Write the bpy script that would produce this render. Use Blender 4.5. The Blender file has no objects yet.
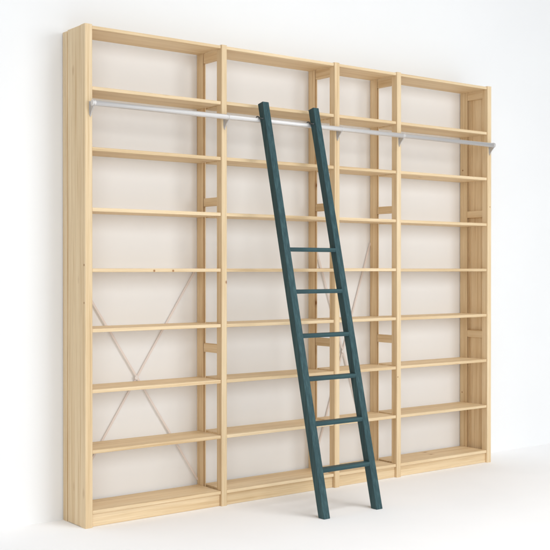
import bpy, bmesh, math, random
from mathutils import Vector, Matrix
random.seed(7)
sc = bpy.context.scene
COL = sc.collection

# ------------------------------------------------------------------ materials
def new_mat(name):
    m = bpy.data.materials.new(name); m.use_nodes = True
    nt = m.node_tree
    return m, nt, nt.nodes['Principled BSDF']

def N(nt, typ, **kw):
    n = nt.nodes.new(typ)
    for k, v in kw.items():
        if k.startswith('i_'):
            n.inputs[k[2:]].default_value = v
        else:
            setattr(n, k, v)
    return n

def ramp(nt, stops):
    n = nt.nodes.new('ShaderNodeValToRGB')
    el = n.color_ramp.elements
    while len(el) < len(stops): el.new(0.5)
    for e, (p, c) in zip(el, stops):
        e.position = p
        e.color = c if len(c) == 4 else (*c, 1)
    return n

def lin(r, g, b):
    f = lambda c: (c/255/12.92) if c/255 <= .04045 else ((c/255+.055)/1.055)**2.4
    return (f(r), f(g), f(b), 1)

WOOD = {}
def wood(axis, knots=()):
    """pine with the grain along the given axis of the part; knots = extra knot places in the part's own space"""
    key = (axis, tuple(knots))
    if key in WOOD: return WOOD[key]
    m, nt, b = new_mat('pine_' + 'xyz'[axis])
    L = nt.links.new
    tc = N(nt, 'ShaderNodeTexCoord')
    oi = N(nt, 'ShaderNodeObjectInfo')
    off = N(nt, 'ShaderNodeVectorMath', operation='SCALE'); off.inputs['Scale'].default_value = 37.0
    cmb = N(nt, 'ShaderNodeCombineXYZ')
    L(oi.outputs['Random'], cmb.inputs[0]); L(oi.outputs['Random'], cmb.inputs[1]); L(oi.outputs['Random'], cmb.inputs[2])
    L(cmb.outputs[0], off.inputs[0])
    add = N(nt, 'ShaderNodeVectorMath', operation='ADD')
    L(tc.outputs['Object'], add.inputs[0]); L(off.outputs[0], add.inputs[1])
    def mapped(al, ac):
        mp = N(nt, 'ShaderNodeMapping')
        s = [ac]*3; s[axis] = al
        mp.inputs['Scale'].default_value = s
        L(add.outputs[0], mp.inputs['Vector']); return mp
    # slow wander that bends the grain a little
    wob = N(nt, 'ShaderNodeTexNoise', i_Scale=1.0, i_Detail=1.0)
    L(mapped(1.3, 5).outputs[0], wob.inputs['Vector'])
    # growth rings
    g1 = N(nt, 'ShaderNodeTexNoise', i_Scale=1.0, i_Detail=4.0, i_Roughness=0.6, i_Distortion=0.35)
    L(mapped(1.1, 60).outputs[0], g1.inputs['Vector'])
    g2 = N(nt, 'ShaderNodeTexNoise', i_Scale=1.0, i_Detail=2.0, i_Roughness=0.5)
    L(mapped(9, 420).outputs[0], g2.inputs['Vector'])
    big = N(nt, 'ShaderNodeTexNoise', i_Scale=1.0, i_Detail=1.0)
    L(mapped(0.6, 11).outputs[0], big.inputs['Vector'])
    r1 = ramp(nt, [(0.27, lin(203, 173, 132)), (0.44, lin(223, 199, 162)), (0.60, lin(231, 210, 176)), (0.78, lin(212, 186, 147))])
    L(g1.outputs['Fac'], r1.inputs[0])
    # fine fibres
    r2 = ramp(nt, [(0.3, (.90, .89, .86)), (0.6, (1.02, 1.02, 1.02))])
    L(g2.outputs['Fac'], r2.inputs[0])
    mul = N(nt, 'ShaderNodeMix', data_type='RGBA', blend_type='MULTIPLY'); mul.inputs[0].default_value = 0.8
    L(r1.outputs[0], mul.inputs[6]); L(r2.outputs[0], mul.inputs[7])
    # broad tone drift along the boards, and board-to-board differences
    r3 = ramp(nt, [(0.3, (.92, .88, .82)), (0.7, (1.03, 1.035, 1.04))])
    L(big.outputs['Fac'], r3.inputs[0])
    mul2 = N(nt, 'ShaderNodeMix', data_type='RGBA', blend_type='MULTIPLY'); mul2.inputs[0].default_value = 1
    L(mul.outputs[2], mul2.inputs[6]); L(r3.outputs[0], mul2.inputs[7])
    r4 = ramp(nt, [(0, (.93, .915, .885)), (0.5, (1.0, .995, .985)), (1, (1.04, 1.045, 1.05))])
    L(oi.outputs['Random'], r4.inputs[0])
    mul3 = N(nt, 'ShaderNodeMix', data_type='RGBA', blend_type='MULTIPLY'); mul3.inputs[0].default_value = 1
    L(mul2.outputs[2], mul3.inputs[6]); L(r4.outputs[0], mul3.inputs[7])
    # sparse natural knots
    vo = N(nt, 'ShaderNodeTexVoronoi', i_Scale=1.0)
    L(mapped(3.2, 6.5).outputs[0], vo.inputs['Vector'])
    kd = ramp(nt, [(0.0, (1, 1, 1)), (0.030, (1, 1, 1)), (0.052, (.35, .35, .35)), (0.12, (0, 0, 0))])
    L(vo.outputs['Distance'], kd.inputs[0])
    sep = N(nt, 'ShaderNodeSeparateColor'); L(vo.outputs['Color'], sep.inputs[0])
    gt = N(nt, 'ShaderNodeMath', operation='GREATER_THAN'); gt.inputs[1].default_value = 0.42
    L(sep.outputs[0], gt.inputs[0])
    km = N(nt, 'ShaderNodeMath', operation='MULTIPLY'); L(kd.outputs[0], km.inputs[0]); L(gt.outputs[0], km.inputs[1])
    knot = km.outputs[0]
    for (kx, ky, kz, kr) in knots:
        d = N(nt, 'ShaderNodeVectorMath', operation='DISTANCE'); d.inputs[1].default_value = (kx, ky, kz)
        L(tc.outputs['Object'], d.inputs[0])
        mr = N(nt, 'ShaderNodeMapRange', interpolation_type='SMOOTHSTEP')
        mr.inputs[1].default_value = kr*.2; mr.inputs[2].default_value = kr*1.25
        mr.inputs[3].default_value = 1; mr.inputs[4].default_value = 0
        L(d.outputs['Value'], mr.inputs[0])
        mx = N(nt, 'ShaderNodeMath', operation='MAXIMUM'); L(knot, mx.inputs[0]); L(mr.outputs[0], mx.inputs[1]); knot = mx.outputs[0]
    mixk = N(nt, 'ShaderNodeMix', data_type='RGBA'); mixk.inputs[7].default_value = lin(150, 102, 60)
    L(knot, mixk.inputs[0]); L(mul3.outputs[2], mixk.inputs[6])
    L(mixk.outputs[2], b.inputs['Base Color'])
    rr = N(nt, 'ShaderNodeMapRange'); rr.inputs[3].default_value = .5; rr.inputs[4].default_value = .66
    L(g1.outputs['Fac'], rr.inputs[0]); L(rr.outputs[0], b.inputs['Roughness'])
    b.inputs['Specular IOR Level'].default_value = .35
    bp = N(nt, 'ShaderNodeBump', i_Strength=0.12, i_Distance=0.002)
    L(g2.outputs['Fac'], bp.inputs['Height']); L(bp.outputs[0], b.inputs['Normal'])
    WOOD[key] = m
    return m

def paint_mat(axis):
    m, nt, b = new_mat('teal_stain_' + 'xyz'[axis]); L = nt.links.new
    tc = N(nt, 'ShaderNodeTexCoord')
    def mapped(al, ac):
        mp = N(nt, 'ShaderNodeMapping'); s = [ac]*3; s[axis] = al
        mp.inputs['Scale'].default_value = s; L(tc.outputs['Object'], mp.inputs[0]); return mp
    n1 = N(nt, 'ShaderNodeTexNoise', i_Scale=1.0, i_Detail=4.0, i_Roughness=.6); L(mapped(2.5, 90).outputs[0], n1.inputs['Vector'])
    n2 = N(nt, 'ShaderNodeTexNoise', i_Scale=1.0, i_Detail=2.0); L(mapped(3, 9).outputs[0], n2.inputs['Vector'])
    r = ramp(nt, [(.25, lin(34, 59, 64)), (.5, lin(46, 75, 80)), (.75, lin(64, 95, 98))]); L(n1.outputs['Fac'], r.inputs[0])
    r2 = ramp(nt, [(.3, (.94, .95, .95)), (.7, (1.05, 1.04, 1.04))]); L(n2.outputs['Fac'], r2.inputs[0])
    mu = N(nt, 'ShaderNodeMix', data_type='RGBA', blend_type='MULTIPLY'); mu.inputs[0].default_value = 1
    L(r.outputs[0], mu.inputs[6]); L(r2.outputs[0], mu.inputs[7]); L(mu.outputs[2], b.inputs['Base Color'])
    n3 = N(nt, 'ShaderNodeTexNoise', i_Scale=1.0, i_Detail=5.0, i_Roughness=.7); L(mapped(7, 150).outputs[0], n3.inputs['Vector'])
    rw = ramp(nt, [(.62, (0, 0, 0)), (.74, (.28, .28, .28))]); L(n3.outputs['Fac'], rw.inputs[0])
    mw = N(nt, 'ShaderNodeMix', data_type='RGBA'); mw.inputs[7].default_value = lin(98, 124, 122)
    L(rw.outputs[0], mw.inputs[0]); L(mu.outputs[2], mw.inputs[6]); L(mw.outputs[2], b.inputs['Base Color'])
    b.inputs['Roughness'].default_value = .52
    b.inputs['Specular IOR Level'].default_value = .3
    bp = N(nt, 'ShaderNodeBump', i_Strength=.2, i_Distance=.002); L(n1.outputs['Fac'], bp.inputs['Height']); L(bp.outputs[0], b.inputs['Normal'])
    return m

def plaster(name, c0, c1, scale):
    m, nt, b = new_mat(name); L = nt.links.new
    tc = N(nt, 'ShaderNodeTexCoord')
    n1 = N(nt, 'ShaderNodeTexNoise', i_Scale=scale, i_Detail=3.0); L(tc.outputs['Object'], n1.inputs['Vector'])
    r = ramp(nt, [(.35, c0), (.65, c1)]); L(n1.outputs['Fac'], r.inputs[0]); L(r.outputs[0], b.inputs['Base Color'])
    n2 = N(nt, 'ShaderNodeTexNoise', i_Scale=140.0, i_Detail=3.0); L(tc.outputs['Object'], n2.inputs['Vector'])
    bp = N(nt, 'ShaderNodeBump', i_Strength=.06, i_Distance=.003); L(n2.outputs['Fac'], bp.inputs['Height']); L(bp.outputs[0], b.inputs['Normal'])
    b.inputs['Roughness'].default_value = .85; b.inputs['Specular IOR Level'].default_value = .15
    return m

def metal(name, col, rough, met):
    m, nt, b = new_mat(name); L = nt.links.new
    tc = N(nt, 'ShaderNodeTexCoord')
    mp = N(nt, 'ShaderNodeMapping'); mp.inputs['Scale'].default_value = (3, 160, 160); L(tc.outputs['Object'], mp.inputs[0])
    n1 = N(nt, 'ShaderNodeTexNoise', i_Scale=1.0, i_Detail=3.0); L(mp.outputs[0], n1.inputs['Vector'])
    rr = N(nt, 'ShaderNodeMapRange'); rr.inputs[3].default_value = rough-.08; rr.inputs[4].default_value = rough+.1
    L(n1.outputs['Fac'], rr.inputs[0]); L(rr.outputs[0], b.inputs['Roughness'])
    b.inputs['Base Color'].default_value = col; b.inputs['Metallic'].default_value = met
    return m

M_TUBE = metal('brushed_aluminium', lin(216, 214, 213), .46, .42)
M_BRKT = metal('grey_steel', lin(196, 193, 190), .45, .35)
M_WIRE = metal('galvanised_wire', lin(229, 219, 214), .5, .0)
M_CLIP = metal('pale_clip', lin(228, 224, 222), .5, .2)
M_HOOK = metal('dark_steel', lin(92, 100, 104), .4, .6)
M_TEAL_Z, M_TEAL_X = paint_mat(2), paint_mat(0)
M_WALL = plaster('white_wall_paint', lin(238, 239, 240), lin(240, 241, 242), 1.2)
M_FLOOR = plaster('white_floor', lin(247, 247, 248), lin(250, 250, 251), 1.6)

# ------------------------------------------------------------------ helpers
def link(name, bm, mat, parent=None, origin=None, smooth=False):
    """make ONE mesh object from bm (world coordinates), origin moved to its centre"""
    if origin is None:
        xs = [v.co for v in bm.verts]
        lo = Vector((min(v.x for v in xs), min(v.y for v in xs), min(v.z for v in xs)))
        hi = Vector((max(v.x for v in xs), max(v.y for v in xs), max(v.z for v in xs)))
        origin = (lo+hi)/2
    origin = Vector(origin)
    bmesh.ops.translate(bm, verts=bm.verts, vec=-origin)
    bmesh.ops.recalc_face_normals(bm, faces=bm.faces)
    me = bpy.data.meshes.new(name); bm.to_mesh(me); bm.free()
    if smooth:
        for p in me.polygons: p.use_smooth = True
    me.materials.append(mat)
    o = bpy.data.objects.new(name, me); COL.objects.link(o)
    world = origin
    if parent:
        o.parent = parent
        base = Vector((0, 0, 0)); q = parent
        while q: base += q.location; q = q.parent
        o.location = world - base
    else:
        o.location = world
    return o

def box(bm, x0, x1, y0, y1, z0, z1, bev=.0022, seg=2):
    b2 = bmesh.new()
    bmesh.ops.create_cube(b2, size=1)
    bmesh.ops.scale(b2, vec=(x1-x0, y1-y0, z1-z0), verts=b2.verts)
    bmesh.ops.translate(b2, vec=((x0+x1)/2, (y0+y1)/2, (z0+z1)/2), verts=b2.verts)
    if bev: bmesh.ops.bevel(b2, geom=b2.edges[:], offset=bev, segments=seg, affect='EDGES', profile=.5)
    me = bpy.data.meshes.new('t'); b2.to_mesh(me); b2.free(); bm.from_mesh(me); bpy.data.meshes.remove(me)
    return bm

def hexa(bm, front, back, bev=.002):
    """a bar from two quads (front, back), each four points in order"""
    b2 = bmesh.new()
    vs = [b2.verts.new(p) for p in list(front)+list(back)]
    for f in ((0, 1, 2, 3), (7, 6, 5, 4), (0, 4, 5, 1), (1, 5, 6, 2), (2, 6, 7, 3), (3, 7, 4, 0)):
        b2.faces.new([vs[i] for i in f])
    bmesh.ops.bevel(b2, geom=b2.edges[:], offset=bev, segments=2, affect='EDGES', profile=.5)
    me = bpy.data.meshes.new('t'); b2.to_mesh(me); b2.free(); bm.from_mesh(me); bpy.data.meshes.remove(me)
    return bm

def tube(bm, pts, r, n=16, cap=True):
    pts = [Vector(p) for p in pts]
    rings = []
    for i, p in enumerate(pts):
        d = (pts[min(i+1, len(pts)-1)] - pts[max(i-1, 0)]).normalized()
        a = Vector((0, 0, 1)) if abs(d.z) < .9 else Vector((1, 0, 0))
        s = d.cross(a).normalized(); t = s.cross(d)
        rings.append([bm.verts.new(p + (s*math.cos(2*math.pi*k/n)+t*math.sin(2*math.pi*k/n))*r) for k in range(n)])
    for A, B in zip(rings, rings[1:]):
        for k in range(n): bm.faces.new((A[k], A[(k+1) % n], B[(k+1) % n], B[k]))
    if cap:
        bm.faces.new(rings[0]); bm.faces.new(list(reversed(rings[-1])))
    return bm

def prism_x(bm, poly, x0, x1):
    a = [bm.verts.new((x0, y, z)) for y, z in poly]; b = [bm.verts.new((x1, y, z)) for y, z in poly]
    bm.faces.new(a); bm.faces.new(list(reversed(b)))
    n = len(poly)
    for i in range(n): bm.faces.new((a[i], b[i], b[(i+1) % n], a[(i+1) % n]))
    return bm

def prism_z(bm, poly, z0, z1, bev=.0):
    b2 = bmesh.new()
    a = [b2.verts.new((x, y, z0)) for x, y in poly]; b = [b2.verts.new((x, y, z1)) for x, y in poly]
    b2.faces.new(a); b2.faces.new(list(reversed(b)))
    n = len(poly)
    for i in range(n): b2.faces.new((a[i], b[i], b[(i+1) % n], a[(i+1) % n]))
    if bev: bmesh.ops.bevel(b2, geom=b2.edges[:], offset=bev, segments=2, affect='EDGES', profile=.5)
    me = bpy.data.meshes.new('t'); b2.to_mesh(me); b2.free(); bm.from_mesh(me); bpy.data.meshes.remove(me)
    return bm

def thing(name, label, cat, loc):
    o = bpy.data.objects.new(name, None); COL.objects.link(o)
    o.location = loc; o['label'] = label; o['category'] = cat; o.empty_display_size = .1
    return o

# ------------------------------------------------------------------ the setting
YW = .25                                                     # face of the wall
bm = bmesh.new(); vs = [bm.verts.new(p) for p in ((-9, -12, 0), (12, -12, 0), (12, YW, 0), (-9, YW, 0))]; bm.faces.new(vs)
o = link('floor', bm, M_FLOOR, origin=(0, 0, 0)); o['kind'] = 'structure'; o['label'] = 'smooth white floor under the bookcase and ladder'
bm = box(bmesh.new(), -9, 12, YW, YW+.15, -.1, 6, bev=0)
o = link('wall', bm, M_WALL); o['kind'] = 'structure'; o['label'] = 'plain white wall behind the bookcase'

# ------------------------------------------------------------------ the bookcase
H = 2.5
UP = [(0.0, .0415), (.8207, .8558), (1.6272, 1.6655), (2.1328, 2.1685), (2.9645, 3.0020)]   # left and right face of each upright
BAY = [(UP[i][1], UP[i+1][0]) for i in range(4)]
D0 = .047                                                    # depth of a front post
YB0, YB1 = .183, .244                                        # back post
case = thing('bookcase', 'wide pale pine bookcase of four open bays with a metal ladder rail along its front', 'bookcase', (1.5, .12, 0))

KN = {0: [(.0005-.0207, .012-.0235, 1.306-1.25, .007), (.0005-.0207, .012-.0235, 1.118-1.25, .006)],
      1: [(.015, -.0235, 1.215-1.25, .011)],
      3: [(-.010, -.0235, .62-1.25, .005)],
      2: [(-.006, -.0235, .9-1.25, .006)], 4: [(.004, -.0235, 1.7-1.25, .005)]}
KB = {1: [(-.0175, .0, .35, .007), (-.0175, .012, -.62, .006)], 2: [(-.019, -.004, .18, .008), (-.019, .01, -.22, .006), (-.019, .012, .72, .006)],
      3: [(-.0178, .006, .46, .007), (-.0178, -.012, .98, .007)], 4: [(-.0187, .008, .71, .007), (-.0187, .0, -.28, .009), (-.0187, .012, -.8, .006), (-.0187, .015, .95, .005)], 0: []}
for i, (x0, x1) in enumerate(UP):
    gx0, gx1 = (x0+.010, x0+.019)
    if i == 4: gx0, gx1 = x0+.012, x0+.026
    if i == 0: gx0, gx1 = x0+.004, x0+.017
    # front post, with a panel groove down its back
    poly = [(x0, 0), (x1, 0), (x1, D0), (gx1, D0), (gx1, D0-.008), (gx0, D0-.008), (gx0, D0), (x0, D0)]
    bm = bmesh.new(); prism_z(bm, poly, 0, H+(.0045 if i == 0 else .0035), .0)
    # round over the long front edges
    es = [e for e in bm.edges if abs(e.verts[0].co.y) < 1e-6 and abs(e.verts[1].co.y) < 1e-6 and abs(e.verts[0].co.z-e.verts[1].co.z) > .1]
    bmesh.ops.bevel(bm, geom=es, offset=.0045, segments=4, affect='EDGES', profile=.5)
    link('front_post', bm, wood(2, tuple(KN.get(i, ()))), case)
    # back post, with the groove down its front
    if i == 0:
        poly = [(x0, YB0+.016), (x1, YB0+.016), (x1, YB1), (x0, YB1)]
    else:
        lip = .001 if i < 4 else .006
        g0, g1 = x0+lip, x0+lip+(.012 if i < 4 else .011)
        if i < 4: x1 = x0+.018
        yf = YB0-.0
        poly = [(x0, yf), (g0, yf), (g0, yf+.016), (g1, yf+.016), (g1, yf), (x1, yf), (x1, YB1), (x0, YB1)]
    bm = bmesh.new(); prism_z(bm, poly, 0, H-.001, .0007)
    link('back_post', bm, wood(2, tuple(KB[i])), case)
    # crossrails between the posts
    ya, yb = D0+.0005, (YB0-.0005 if i else YB0+.015)
    for z0, z1 in ((2.428, 2.4822), (1.635, 1.680), (.829, .877), (.012, .060)):
        x1 = UP[i][1]
        bm = box(bmesh.new(), x0+(.0025 if i else .018), x1-(.003 if i in (0, 4) else .012), ya, yb, z0, z1, .0015)
        link('crossrail', bm, wood(1), case)
    if i == 0:                                               # closed end on the left: panel set in from the posts' outer face
        bm = bmesh.new()
        box(bm, x0+.0007, x0+.0135, D0+.0003, YB0+.008, 0.002, H+.0032, .0012)
        link('side_panel', bm, wood(2), case)
    if i == 4:
        bm = bmesh.new()
        box(bm, x0+.027, x0+.0355, D0+.0006, YB0-.0006, .002, H-.002, .0012)
        link('side_panel', bm, wood(2), case)

TH = .0185
for k, (x0, x1) in enumerate(BAY):
    for j in range(9):
        z = .065 + .3022*j
        dz = random.uniform(-.0012, .0012) if 0 < j < 8 else 0
        kn = ()
        cx, cz = (x0+x1)/2, z+TH/2
        if k == 0 and j == 4:
            cy = (.006+.236)/2
            kn = ((.40-cx, .006-cy, -.003, .008), (.515-cx, .006-cy, -.003, .008))
        nm = 'shelf' if 0 < j < 8 else ('top_board' if j == 8 else 'bottom_shelf')
        zt = H-.0005 if j == 8 else z+TH+dz
        bm = box(bmesh.new(), x0+.0012, x1-.0012, .006, .236, z+dz, zt, .0025, 3)
        link(nm, bm, wood(0, kn), case)
    bm = box(bmesh.new(), x0+.001, x1-.001, .018, .034, .0005, .0625, .0015)
    link('plinth', bm, wood(0), case)

# crossed tension rods on the back of the first and third bays
def braces(xa, xb, z0, z1, xc, zc):
    y = YW-.0095
    rods = []
    for s, (za, zb) in enumerate(((z0, z1), (z1, z0))):
        yy = y - .0045*s
        d = Vector((xb-xa, 0, zb-za)).normalized(); w2 = Vector((-d.z, 0, d.x))*.0055
        a, b = Vector((xa, yy, za)), Vector((xb, yy, zb)); th = Vector((0, .0018, 0))
        bm = hexa(bmesh.new(), [a-w2, b-w2, b+w2, a+w2], [a-w2+th, b-w2+th, b+w2+th, a+w2+th], .0004)   # flat steel strip
        rods.append(link('brace_strip', bm, M_WIRE, case))
    bm = bmesh.new()
    prof = [(math.cos(a)*.010, math.sin(a)*.010) for a in [2*math.pi*q/24 for q in range(24)]]
    a = [bm.verts.new((xc+p, y-.0105, zc+q)) for p, q in prof]; b = [bm.verts.new((xc+p, y-.0085, zc+q)) for p, q in prof]
    bm.faces.new(a); bm.faces.new(list(reversed(b)))
    for q in range(24): bm.faces.new((a[q], b[q], b[(q+1) % 24], a[(q+1) % 24]))
    link('brace_clip', bm, M_CLIP, rods[1])
braces(.045, .8195, .11, 1.30, .424, .705)
braces(1.668, 2.1315, .10, 1.455, 1.892, .778)

# the ladder rail and its brackets
YT, ZT, RT = -.033, 2.109, .0140
segs = [.029, .8385, 1.6465, 2.1510, 2.9820]
bm = tube(bmesh.new(), [(segs[0], YT, ZT), (segs[-1], YT, ZT)], RT, 28)
rail = link('ladder_rail', bm, M_TUBE, case, smooth=True)
rail.data.polygons[-1].use_smooth = False; rail.data.polygons[-2].use_smooth = False
for xs in segs:
    R = RT+.0022
    poly = [(-.0006, ZT+.006), (-.012, ZT+.013)]
    for q in range(13):
        a = math.radians(75 + q*14.2); poly.append((YT+R*math.cos(a), ZT+R*math.sin(a)))
    poly += [(-.0325, ZT-.024), (-.019, ZT-.037), (-.009, ZT-.050), (-.0035, ZT-.064), (-.0006, ZT-.066)]
    bm = bmesh.new(); prism_x(bm, poly, xs-.0028, xs+.0028)
    bmesh.ops.bevel(bm, geom=[e for e in bm.edges], offset=.0008, segments=1, affect='EDGES')
    br = link('rail_bracket', bm, M_BRKT, case)
    # plate on the post and the collar round the tube
    bm = box(bmesh.new(), xs-.0075, xs+.0075, -.0024, -.0004, ZT-.056, ZT+.012, .0006)
    link('bracket_plate', bm, M_BRKT, br)
    bm = tube(bmesh.new(), [(xs-.008, YT, ZT), (xs+.008, YT, ZT)], RT+.0014, 28)
    link('collar', bm, M_TUBE, br, smooth=False)

# ------------------------------------------------------------------ the ladder
ladder = thing('ladder', 'dark teal stained wooden ladder with six rungs leaning on the rail of the pine bookcase', 'ladder', (1.27, -.54, 0))
SL = .224
def yf(z): return -.570 + SL*z                               # front face of the ladder
ZTOP = 2.208
nrm = Vector((0, 1, -SL)).normalized()                       # into the ladder
DEP = .046
def rail_bar(xl0, xr0, xl1, xr1):
    cut = 1/ (1+SL*SL)
    def P(x, z): return Vector((x, yf(z), z))
    f = [P(xl0, 0), P(xr0, 0), P(xr1, ZTOP), P(xl1, ZTOP)]
    dy = DEP*math.sqrt(1+SL*SL)
    bk = [f[0]+Vector((0, dy, 0)), f[1]+Vector((0, dy, 0)), f[2]+nrm*DEP, f[3]+nrm*DEP]
    bm = hexa(bmesh.new(), f, bk, .0028)
    return bm
L0, L1 = (1.065, 1.107), (1.040, 1.083)
R0, R1 = (1.434, 1.477), (1.400, 1.441)
link('side_rail', rail_bar(L0[0], L0[1], L1[0], L1[1]), M_TEAL_Z, ladder)
link('side_rail', rail_bar(R0[0], R0[1], R1[0], R1[1]), M_TEAL_Z, ladder)
def xi(a, b, z): return a+(b-a)*z/ZTOP
for z in (1.394, 1.167, .932, .7065, .4745, .2385):
    xa = xi(L0[1], L1[1], z)-.004; xb = xi(R0[0], R1[0], z)+.004
    t = .0112
    y = yf(z)
    bm = box(bmesh.new(), xa, xb, y+.0015, y+DEP-.004, z-t, z+t, .0012)
    link('rung', bm, M_TEAL_X, ladder)
# hooks that run over the metal rail
for a0, a1, sgn in ((L0[0], L1[0], -1), (R0[0], R1[0], -1)):
    z = ZT
    xr = xi(a0, a1, z)
    yback = yf(z)+DEP
    path = [(xr-.004, yf(z)+.012, ZT+.0035), (xr-.004, yback, ZT+.010)]
    r = RT+.006
    for q in range(9):
        a = math.radians(150 - q*20); path.append((xr-.004, YT+r*math.cos(a), ZT+r*math.sin(a)))
    bm = tube(bmesh.new(), path, .0038, 10)
    link('hook', bm, M_HOOK, ladder, smooth=True)

# ------------------------------------------------------------------ light: studio softboxes and a white room
w = bpy.data.worlds.new('World'); sc.world = w; w.use_nodes = True
bg = w.node_tree.nodes['Background']; bg.inputs[0].default_value = (.995, .997, 1, 1); bg.inputs[1].default_value = .31
def area(name, loc, target, sx, sy, power, col=(1, 1, 1)):
    l = bpy.data.lights.new(name, 'AREA'); l.shape = 'RECTANGLE'; l.size = sx; l.size_y = sy; l.energy = power; l.color = col
    o = bpy.data.objects.new(name, l); COL.objects.link(o); o.location = loc
    o.rotation_euler = (Vector(target)-Vector(loc)).to_track_quat('-Z', 'Y').to_euler(); return o
area('softbox_right', (4.0, -8.0, 3.1), (1.9, 0, 1.2), 4.5, 3.6, 250, (.985, .998, 1))
area('softbox_left', (-4.6, -7.6, 2.8), (1.3, 0, 1.15), 4.5, 3.6, 170, (.985, .998, 1))
o = area('softbox_overhead', (1.2, -5.2, 6.5), (1.2, -3.2, 0), 5.0, 5.0, 118, (.985, .998, 1))
o.data.spread = math.radians(95)

# ------------------------------------------------------------------ camera (fitted to the photograph)
cam = bpy.data.cameras.new('camera'); co = bpy.data.objects.new('camera', cam); COL.objects.link(co)
yaw, pit = math.radians(37.4896), math.radians(-.3059)
fwd = Vector((math.sin(yaw)*math.cos(pit), math.cos(yaw)*math.cos(pit), math.sin(pit)))
co.location = (-2.45392, -4.74255, 1.28678)
co.rotation_euler = fwd.to_track_quat('-Z', 'Y').to_euler()
cam.sensor_width = 36; cam.sensor_fit = 'HORIZONTAL'; cam.lens = 1062.39/550*36
cam.clip_start = .05; cam.clip_end = 200
sc.camera = co
sc.view_settings.view_transform = 'Standard'; sc.view_settings.look = 'None'; sc.view_settings.exposure = 0; sc.view_settings.gamma = 1
sc.cycles.max_bounces = 10; sc.cycles.diffuse_bounces = 6
sc.render.resolution_x = 1024; sc.render.resolution_y = 1024
